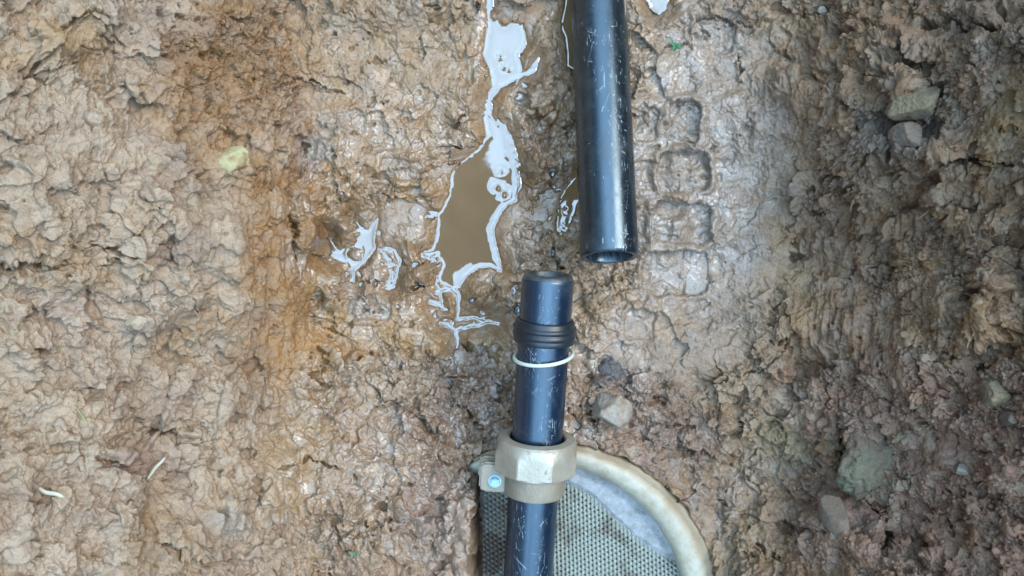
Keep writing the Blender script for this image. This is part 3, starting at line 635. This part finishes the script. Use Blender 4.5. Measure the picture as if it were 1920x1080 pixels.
# fitting's local frame: X to the sky, Z down the photo, Y = Z x X -> photo left (-X world) or right; find the sign
ysign = 1 if (ql @ Vector((0, 1, 0))).x < 0 else -1
def plate(name, y0, y1, z0, z1, x0, x1, mat, parent, bev=.0022, cut=.004):
    o_ = [(y0 + cut, z0), (y1, z0), (y1, z1), (y0 + cut * 1.3, z1), (y0, z1 - cut), (y0, z0 + cut)]
    bm = solid(o_, x0, x1, bev)
    for v in bm.verts: a, b, c = v.co; v.co = (c, ysign * -a, b)
    bmesh.ops.recalc_face_normals(bm, faces=bm.faces)
    return bm_obj(name, bm, mat, parent)
# (y grows to photo right here)
lugp = plate('lug', -.0615, -.026, .0055, .0400, .004, .0095, M_bronze2, fit)
plate('back_flange', -.0635, -.036, .0025, .0310, -.010, .000, M_bronze2, fit)
def hexhead(r, h, bev):
    bm = bmesh.new(); bmesh.ops.create_cone(bm, cap_ends=True, segments=6, radius1=r, radius2=r, depth=h); bmesh.ops.bevel(bm, geom=list(bm.edges), offset=bev, segments=2, affect='EDGES'); return bm
M_zinc = plain('zinc', lin(150, 185, 195, 0.62), lin(178, 205, 212, 0.62), 120, .32, .0002, .55)
bolt = bm_obj('bolt', hexhead(.0058, .007, .0012), M_zinc, fit); bolt.rotation_euler = (0, R(90), 0); bolt.location = (.0125, ysign * .0440, .0265)
bm = bmesh.new(); bmesh.ops.create_cone(bm, cap_ends=True, segments=40, radius1=.0078, radius2=.0078, depth=.0016); bmesh.ops.bevel(bm, geom=list(bm.edges), offset=.0004, segments=1, affect='EDGES')
wsh = bm_obj('washer', bm, M_zinc, bolt); wsh.location = (0, 0, -.0032)

# ------------------------------------------------------------------ round sieve under the pipe
sieve = tag(empty('sieve', W(SC[0], SC[1], -.02)), 'round grey mesh sieve with a dirty cream rim, half buried under the lower pipe', 'sieve')
sroot = np.array(sieve.location)
th = np.linspace(0, 2 * np.pi, 361)[:-1]; rings = []
for cx, cy, r, z in ((1003, 1143, 276, -.022), (1003, 1143, 279, -.014), (1004.5, 1143.5, 283, -.004), (1008, 1145, 290, .0015), (1013, 1147, 299, .0040), (1018, 1149, 307, .0040), (1021, 1150, 312, .0015), (1023, 1150.5, 315, .0012), (1025, 1151, 319, .0028), (1027, 1152, 325, .0010), (1029, 1153, 330, -.006), (1029, 1153, 331, -.020)):
    wv_ = 1 + .006 * np.sin(th * 3 + 1) + .0035 * noise2(th * 9, th * 0 + r * .05, 131) + (r > 311) * .0025 * noise2(th * 26, th * 0 + 3.3 + r * .1, 132)
    x = cx + r * wv_ * np.cos(th); y = cy - r * wv_ * np.sin(th); zz = z + .0012 * noise2(th * 12, th * 0 + r * .09, 133)
    rings.append(np.stack([(x - 960) / F * (CAM_H - zz), (540 - y) / F * (CAM_H - zz), zz], -1))
Vr = np.stack(rings).reshape(-1, 3) - sroot
rad_t = (np.arange(len(rings))[:, None] * np.ones((1, 360))).ravel() / (len(rings) - 1)
Mr = NT('cream_rim'); n1 = Mr.noise(24, 6, .65); n2 = Mr.noise(110, 5, .6); ra = Mr.attr('rad').outputs['Fac']
dirt = Mr.n('ShaderNodeMath', operation='ADD', use_clamp=True); Mr.l(Mr.ramp(n1, .47, .70, 0, .6), dirt.inputs[0]); Mr.l(Mr.ramp(ra, .40, .58, 0, .85), dirt.inputs[1])
cc = Mr.mixc(Mr.ramp(n2, .3, .7), lin(206, 196, 168, 0.496), lin(220, 212, 190, 0.527)); cc = Mr.mixc(dirt.outputs[0], cc, lin(178, 148, 106, 0.46))
M_rim = Mr.set(Base_Color=cc, Roughness=.55, Normal=Mr.bump(n2, .0016, .7))
rim = mesh_from('rim', Vr, grid_faces(len(rings), 360, True)[:, ::-1], M_rim, parent=sieve, attrs={'rad': rad_t})
# mesh and the smooth band beside it
EDGE = [(880, 860), (1000, 880), (1060, 903), (1091, 919), (1116, 935), (1158, 977), (1194, 1010), (1238, 1038), (1266, 1049), (1320, 1062)]
mxg, myg = np.meshgrid(np.arange(906, 1292, 1.1, dtype=np.float32), np.arange(858, 1432, 1.1, dtype=np.float32))
rin = np.hypot(mxg - 1003, myg - 1143)
ey = np.interp(mxg, [p[0] for p in EDGE], [p[1] for p in EDGE]) + 1.5 * noise2(mxg / 14, myg / 14, 141)
below = myg - ey
an = R(-27); ua = (mxg * math.cos(an) + myg * math.sin(an)) / 8.2; va = (-mxg * math.sin(an) + myg * math.cos(an)) / 8.8
ua = ua + .12 * noise2(mxg / 60, myg / 60, 142); va = va + .12 * noise2(mxg / 60, myg / 60, 143)
row = np.floor(va); fu = (ua + .5 * (row % 2)) % 1 - .5; fv = va - row - .5
knob = np.exp(-((fu / .27) ** 2 + ((fv + .06) / .30) ** 2)); hole = np.exp(-((np.abs(fu) - .5) / .17) ** 2 - ((fv - .22) / .25) ** 2)
zm = -.0235 + .0026 * knob - .0028 * hole + .0012 * noise2(mxg / 40, myg / 40, 144) - .006 * ((rin / 282) ** 2 < .2)*0
open_ = (hole > .72) & (below > 8)
use = (rin < 281) & (below > -6)
def sub_mesh(name, mask, z, mat, parent, attrs):
    idx = -np.ones(mask.shape, int); idx[mask] = np.arange(mask.sum()); q = np.stack([idx[:-1, :-1], idx[1:, :-1], idx[1:, 1:], idx[:-1, 1:]], -1).reshape(-1, 4); q = q[(q >= 0).all(1)]
    zz = z[mask]; P = np.stack([(mxg[mask] - 960) / F * (CAM_H - zz), (540 - myg[mask]) / F * (CAM_H - zz), zz], -1) - sroot
    return mesh_from(name, P, q, mat, parent=parent, attrs={k: v[mask] for k, v in attrs.items()})
mudm = np.clip(blob(mxg + 8 * noise2(mxg / 12, myg / 12, 145), myg + 8 * noise2(mxg / 12, myg / 12, 146), 922, 1040, 26, 44, 0, .4, 1.1) + .55 * blob(mxg, myg, 915, 1000, 60, 110) + .75 * sstep(.0, .5, fbm(mxg / 60, myg / 60, 4, 147, .6)), 0, 1)
Mm = NT('mesh_fabric'); nn = Mm.noise(500, 4); dm_ = Mm.attr('mud').outputs['Fac']
c = Mm.mixc(Mm.ramp(nn, .3, .7), lin(150, 158, 146, .50), lin(182, 190, 176, .54)); c = Mm.mixc(dm_, c, lin(128, 112, 98, 0.372))
M_mesh = Mm.set(Base_Color=c, Roughness=.42, Normal=Mm.bump(nn, .0004, .5))
sub_mesh('mesh', use & ~open_, zm, M_mesh, sieve, {'mud': mudm})
zb = -.0205 + .0045 * sstep(262, 282, rin) + .0009 * fbm(mxg / 30, myg / 30, 3, 148) - .0025 * sstep(-9, 3, below)
Mb = NT('grey_band'); nn = Mb.noise(70, 6, .65); n5 = Mb.noise(600, 4)
c = Mb.mixc(Mb.ramp(nn, .35, .65), lin(138, 140, 136, 0.434), lin(182, 188, 190, 0.465)); c = Mb.mixc(Mb.ramp(n5, .55, .8), c, lin(186, 192, 190, .5))
M_band = Mb.set(Base_Color=c, Roughness=.36, Normal=Mb.bump(n5, .0005, .6))
sub_mesh('band', (rin < 283) & (below < 3), zb, M_band, sieve, {})

# ------------------------------------------------------------------ stones
def ico(sub):
    bm = bmesh.new(); bmesh.ops.create_icosphere(bm, subdivisions=sub, radius=1); bm.verts.ensure_lookup_table()
    v = np.array([x.co[:] for x in bm.verts], np.float32); f = np.array([[w.index for w in x.verts] for x in bm.faces]); bm.free(); return v, f
IV5, IF5 = ico(5)
def stone_shape(seed, sx, sy, sz, nplanes=16, rough=.03):
    g = np.random.default_rng(seed); n = g.normal(size=(nplanes, 3)); n /= np.linalg.norm(n, axis=1)[:, None]; d = g.uniform(.62, 1.0, nplanes)
    dots = IV5 @ n.T; r = np.where(dots > .05, d / np.maximum(dots, .05), 9).min(1); r = np.minimum(r, 1.12)
    v = IV5 * r[:, None]
    v = v * (1 + rough * fbm(IV5[:, 0] * 3 + IV5[:, 2] * 1.7 + seed, IV5[:, 1] * 3 - IV5[:, 2], 4, seed)[:, None] + rough * .55 * ridged(IV5[:, 0] * 14 + IV5[:, 2] * 9, IV5[:, 1] * 14 - IV5[:, 2] * 8, 3, seed + 3)[:, None])
    return v * np.array([sx, sy, sz])
def stone(px, py, w, h, dz, ang, seed, mat, label, cat='stone', name='stone', sink=.35, nplanes=16, rough=.03):
    j = np.searchsorted(ax, px); i = np.searchsorted(ay, py); r_ = max(4, int(w / 4)); p = W(px, py, np.quantile(OUTZ[i - r_:i + r_ + 1, j - r_:j + r_ + 1], .55)); k = (CAM_H - p[2]) / F; v = stone_shape(seed, w / 2 * k, h / 2 * k, dz, nplanes, rough * 1.6)
    o = mesh_from(name, v, IF5, mat); o.location = p + np.array([0, 0, dz * (1 - 2 * sink)]); o.rotation_euler = (0, 0, R(ang))
    return tag(o, label, cat)
M_pale = plain('pale_stone', lin(180, 166, 148, 0.47), lin(206, 194, 174, 0.5), 60, .75, .001, 0, lin(160, 132, 104, 0.44), 42, .46, .62)
M_grey = plain('grey_stone', lin(134, 120, 102, 0.44), lin(168, 150, 128, 0.44), 60, .8, .0015, 0, lin(150, 124, 102, 0.434), 34, .40, .58)
M_yell = plain('yellow_stone', lin(198, 186, 128, 0.496), lin(222, 214, 170, 0.527), 90, .75, .001, 0, lin(180, 138, 84, 0.434), 45, .46, .6)
M_green = plain('green_rock', lin(120, 122, 94, .43), lin(164, 160, 130, .46), 70, .8, .003, 0, lin(138, 114, 92, 0.434), 30, .38, .56)
M_olive = plain('ochre_rock', lin(152, 132, 98, .43), lin(182, 162, 124, .46), 80, .8, .0025, 0, lin(130, 112, 96, 0.434), 40, .48, .62)
stone(1141, 767, 76, 74, .022, -20, 7, M_pale, 'pale angular stone lying right of the lower pipe', sink=.42, nplanes=10, rough=.05)
stone(1562, 962, 58, 86, .024, 12, 12, M_grey, 'grey tilted stone slab stuck in the right bank near the bottom', sink=.3, nplanes=11)
stone(430, 306, 96, 60, .013, 22, 21, M_yell, 'pale yellow broken stone set in the left bank', sink=.55, nplanes=10, rough=.05)
stone(1640, 868, 128, 120, .022, 10, 33, M_green, 'greenish lichen coloured rock bedded in the right bank', cat='rock', name='rock', sink=.62, nplanes=22, rough=.14)
stone(1712, 196, 96, 60, .020, 8, 41, M_olive, 'ochre topped rock over a dark hollow in the upper right bank', cat='rock', name='rock', sink=.4, nplanes=14, rough=.08)
stone(1690, 262, 60, 52, .018, 0, 45, M_grey, 'dark grey lump of rock just below the ochre rock', cat='rock', name='rock', sink=.22, rough=.06)
stone(1884, 784, 46, 38, .016, 10, 51, plain('brown_pebble', lin(112, 96, 84, 0.434), lin(140, 122, 104, 0.434), 70, .6, .001), 'smooth brown pebble at the right edge of the photo', cat='pebble', name='pebble', sink=.3, nplanes=30)
stone(1866, 740, 50, 60, .014, 30, 55, M_olive, 'cream crumbly stone above the smooth brown pebble', sink=.4, rough=.1)
stone(1800, 880, 22, 20, .008, 0, 61, M_pale, 'small white pebble alone in the lower right bank', cat='pebble', name='pebble', sink=.3)
stone(1540, 22, 22, 16, .007, 0, 62, M_pale, 'small white pebble at the top of the right bank', cat='pebble', name='pebble', sink=.3)
stone(1638, 274, 18, 13, .007, 0, 63, M_pale, 'tiny cream pebble left of the dark grey rock lump', cat='pebble', name='pebble', sink=.3)
stone(1890, 1010, 18, 16, .007, 0, 64, M_pale, 'tiny pale pebble in the bottom right corner of the bank', cat='pebble', name='pebble', sink=.3)
stone(262, 604, 44, 30, .012, -8, 66, plain('clay_lump', lin(186, 164, 130, 0.465), lin(204, 184, 152, 0.496), 60, .8, .0012), 'rounded buff lump of clay on the left bank', cat='clay lump', name='clay_lump', sink=.45, nplanes=24)
stone(1150, 698, 56, 48, .014, 0, 68, plain('wet_slate', lin(98, 92, 88, 0.434), lin(136, 128, 122, 0.434), 80, .4, .0025), 'dark grey wet stone just above the pale angular stone', sink=.72, rough=.12)

# ------------------------------------------------------------------ straws, roots and leaves
def strand(name, pts, r, mat, label, cat, lift=.0015, flat=.6):
    P = []
    for px, py in pts:
        j = np.searchsorted(ax, px); i = np.searchsorted(ay, py); zmax = np.quantile(OUTZ[i - 6:i + 7, j - 6:j + 7], .85)
        P.append(W(px, py, zmax + lift))
    P = np.array(P); P[:, 2] = np.convolve(np.pad(P[:, 2], 1, mode='edge'), [.25, .5, .25], 'valid') + r * .5
    m = len(P); t = np.linspace(0, 1, m); tt = np.linspace(0, 1, m * 5); Q = np.stack([np.interp(tt, t, P[:, i]) for i in range(3)], -1)
    for _ in range(4): Q[1:-1] = .25 * Q[:-2] + .5 * Q[1:-1] + .25 * Q[2:]
    D = np.gradient(Q, axis=0); D /= np.linalg.norm(D, axis=1)[:, None]; S_ = np.cross(D, [0, 0, 1.]); S_ /= np.linalg.norm(S_, axis=1)[:, None]; N_ = np.cross(S_, D)
    b = np.arange(8) / 8 * 2 * np.pi; w = r * (.35 + .65 * np.sin(np.pi * np.clip(tt * .9 + .06, 0, 1)))
    Vv = Q[:, None] + w[:, None, None] * (np.cos(b)[None, :, None] * S_[:, None] + flat * np.sin(b)[None, :, None] * N_[:, None])
    o = Vv.mean((0, 1)); ob = mesh_from(name, (Vv - o).reshape(-1, 3), grid_faces(len(Q), 8, True), mat); ob.location = o
    return tag(ob, label, cat)
M_straw = plain('straw', lin(214, 206, 176, 0.527), lin(226, 220, 200, 0.527), 200, .6); M_root = plain('root', lin(176, 150, 118, 0.496), lin(190, 166, 136, 0.496), 200, .7)
M_grass = plain('grass_blade', lin(130, 140, 78, 0.496), lin(160, 166, 110, 0.496), 200, .55); M_leaf = plain('green_leaf', lin(40, 110, 62, 0.434), lin(80, 150, 90, 0.434), 200, .45)
strand('straw', [(54, 905), (62, 911), (74, 915), (90, 922), (104, 926), (114, 929), (122, 935), (131, 941)], .0021, M_straw, 'bleached white straw lying on the lower left bank', 'straw')
strand('straw', [(276, 899), (284, 888), (292, 876), (302, 867), (311, 857)], .0018, M_straw, 'short cream straw in the left bank near the bottom', 'straw')
strand('grass_blade', [(137, 752), (146, 768), (156, 782), (164, 794), (171, 803)], .0014, M_grass, 'single green grass blade lying on the left bank', 'grass blade')
strand('twig', [(474, 250), (486, 262), (500, 273), (512, 279), (528, 283), (543, 285)], .0013, plain('dark_twig', lin(70, 54, 40, .62), lin(110, 88, 64, .62), 200, .7), 'thin dark twig lying on the yellow clay right of the pale yellow stone', 'twig')
strand('root', [(1593, 397), (1596, 385), (1602, 374), (1609, 368)], .0010, M_root, 'thin curved pale root sticking from the right bank', 'root')
strand('root', [(1716, 412), (1726, 406), (1737, 399), (1744, 391)], .0011, M_root, 'thin straight brown root right of the curved pale root', 'root')
strand('root', [(1292, 655), (1284, 668), (1270, 676), (1262, 690), (1260, 704)], .0007, M_root, 'hair thin root on the smooth clay right of the lower pipe', 'root')
def sprig(px, py, n, size, seed, label, mat):
    g = np.random.default_rng(seed); p = ground_at(px, py); root = tag(empty('sprig', p + np.array([0, 0, .001])), label, 'sprig')
    for i in range(n):
        a = g.uniform(0, 6.28); l = size * g.uniform(.6, 1.2); w = l * g.uniform(.14, .24); up = g.uniform(.2, .9); t = np.linspace(0, 1, 9)
        wid = w * np.sin(np.pi * np.clip(t * .94 + .04, 0, 1)); xs = l * t; zs = up * l * t * (1 - .6 * t) + .002
        V_ = np.concatenate([np.stack([xs, wid, zs + wid * .4], -1), np.stack([xs, 0 * t, zs], -1), np.stack([xs, -wid, zs + wid * .4], -1)])
        c, s = math.cos(a), math.sin(a); V_ = V_ @ np.array([[c, s, 0], [-s, c, 0], [0, 0, 1]]); V_[:, :2] += g.normal(0, size * .25, 2)
        mesh_from('leaf', V_, grid_faces(3, 9), mat, parent=root)
sprig(1266, 86, 11, .009, 3, 'tiny bright green sprig on the clay right of the upper pipe', M_leaf)
sprig(672, 1030, 8, .007, 5, 'tiny dull green sprig on the clay near the bottom edge', plain('dull_leaf', lin(92, 112, 74, 0.434), lin(120, 136, 92, 0.434), 200, .5))

# ------------------------------------------------------------------ loose crumbs of soil
IV1, IF1 = ico(2)
g = np.random.default_rng(77); cand = np.nonzero((crumbly * near > .25) & (PX > -40) & (PX < 1960) & (PY > -40) & (PY < 1120) & (S > .012) & (ds > SR + 6))
sel = g.choice(len(cand[0]), 4200, replace=False, p=(crumbly[cand] ** 2 / (crumbly[cand] ** 2).sum()))
Vs, Fs, Cs, Ws = [], [], [], []
for q, si in enumerate(sel):
    i, j = cand[0][si], cand[1][si]; size = min(.0007 + .0012 * g.gamma(1.0, .6), .0050)
    n = g.normal(size=(9, 3)); n /= np.linalg.norm(n, axis=1)[:, None]; dots = IV1 @ n.T; r = np.minimum(np.where(dots > .05, g.uniform(.6, 1, 9) / np.maximum(dots, .05), 9).min(1), 1.1)
    v = IV1 * r[:, None] * size * g.uniform(.7, 1.25, 3); Vs.append(v + np.array([OUTX[i, j] + NX[i, j] * size * .3, OUTY[i, j], OUTZ[i, j] + size * .3])); Fs.append(IF1 + q * len(IV1))
    c = COL[i, j] * g.uniform(.75, 1.25); Cs.append(np.repeat(c[None], len(IV1), 0)); Ws.append(np.full(len(IV1), wet[i, j] * .8))
crumbs = mesh_from('soil_crumbs', np.concatenate(Vs), np.concatenate(Fs), M_mud, attrs={'soil': np.concatenate(Cs), 'wet': np.concatenate(Ws)})
crumbs.data.set_sharp_from_angle(angle=R(24))
tag(crumbs, 'loose crumbs of brown soil scattered over the dug banks', 'soil', 'stuff')
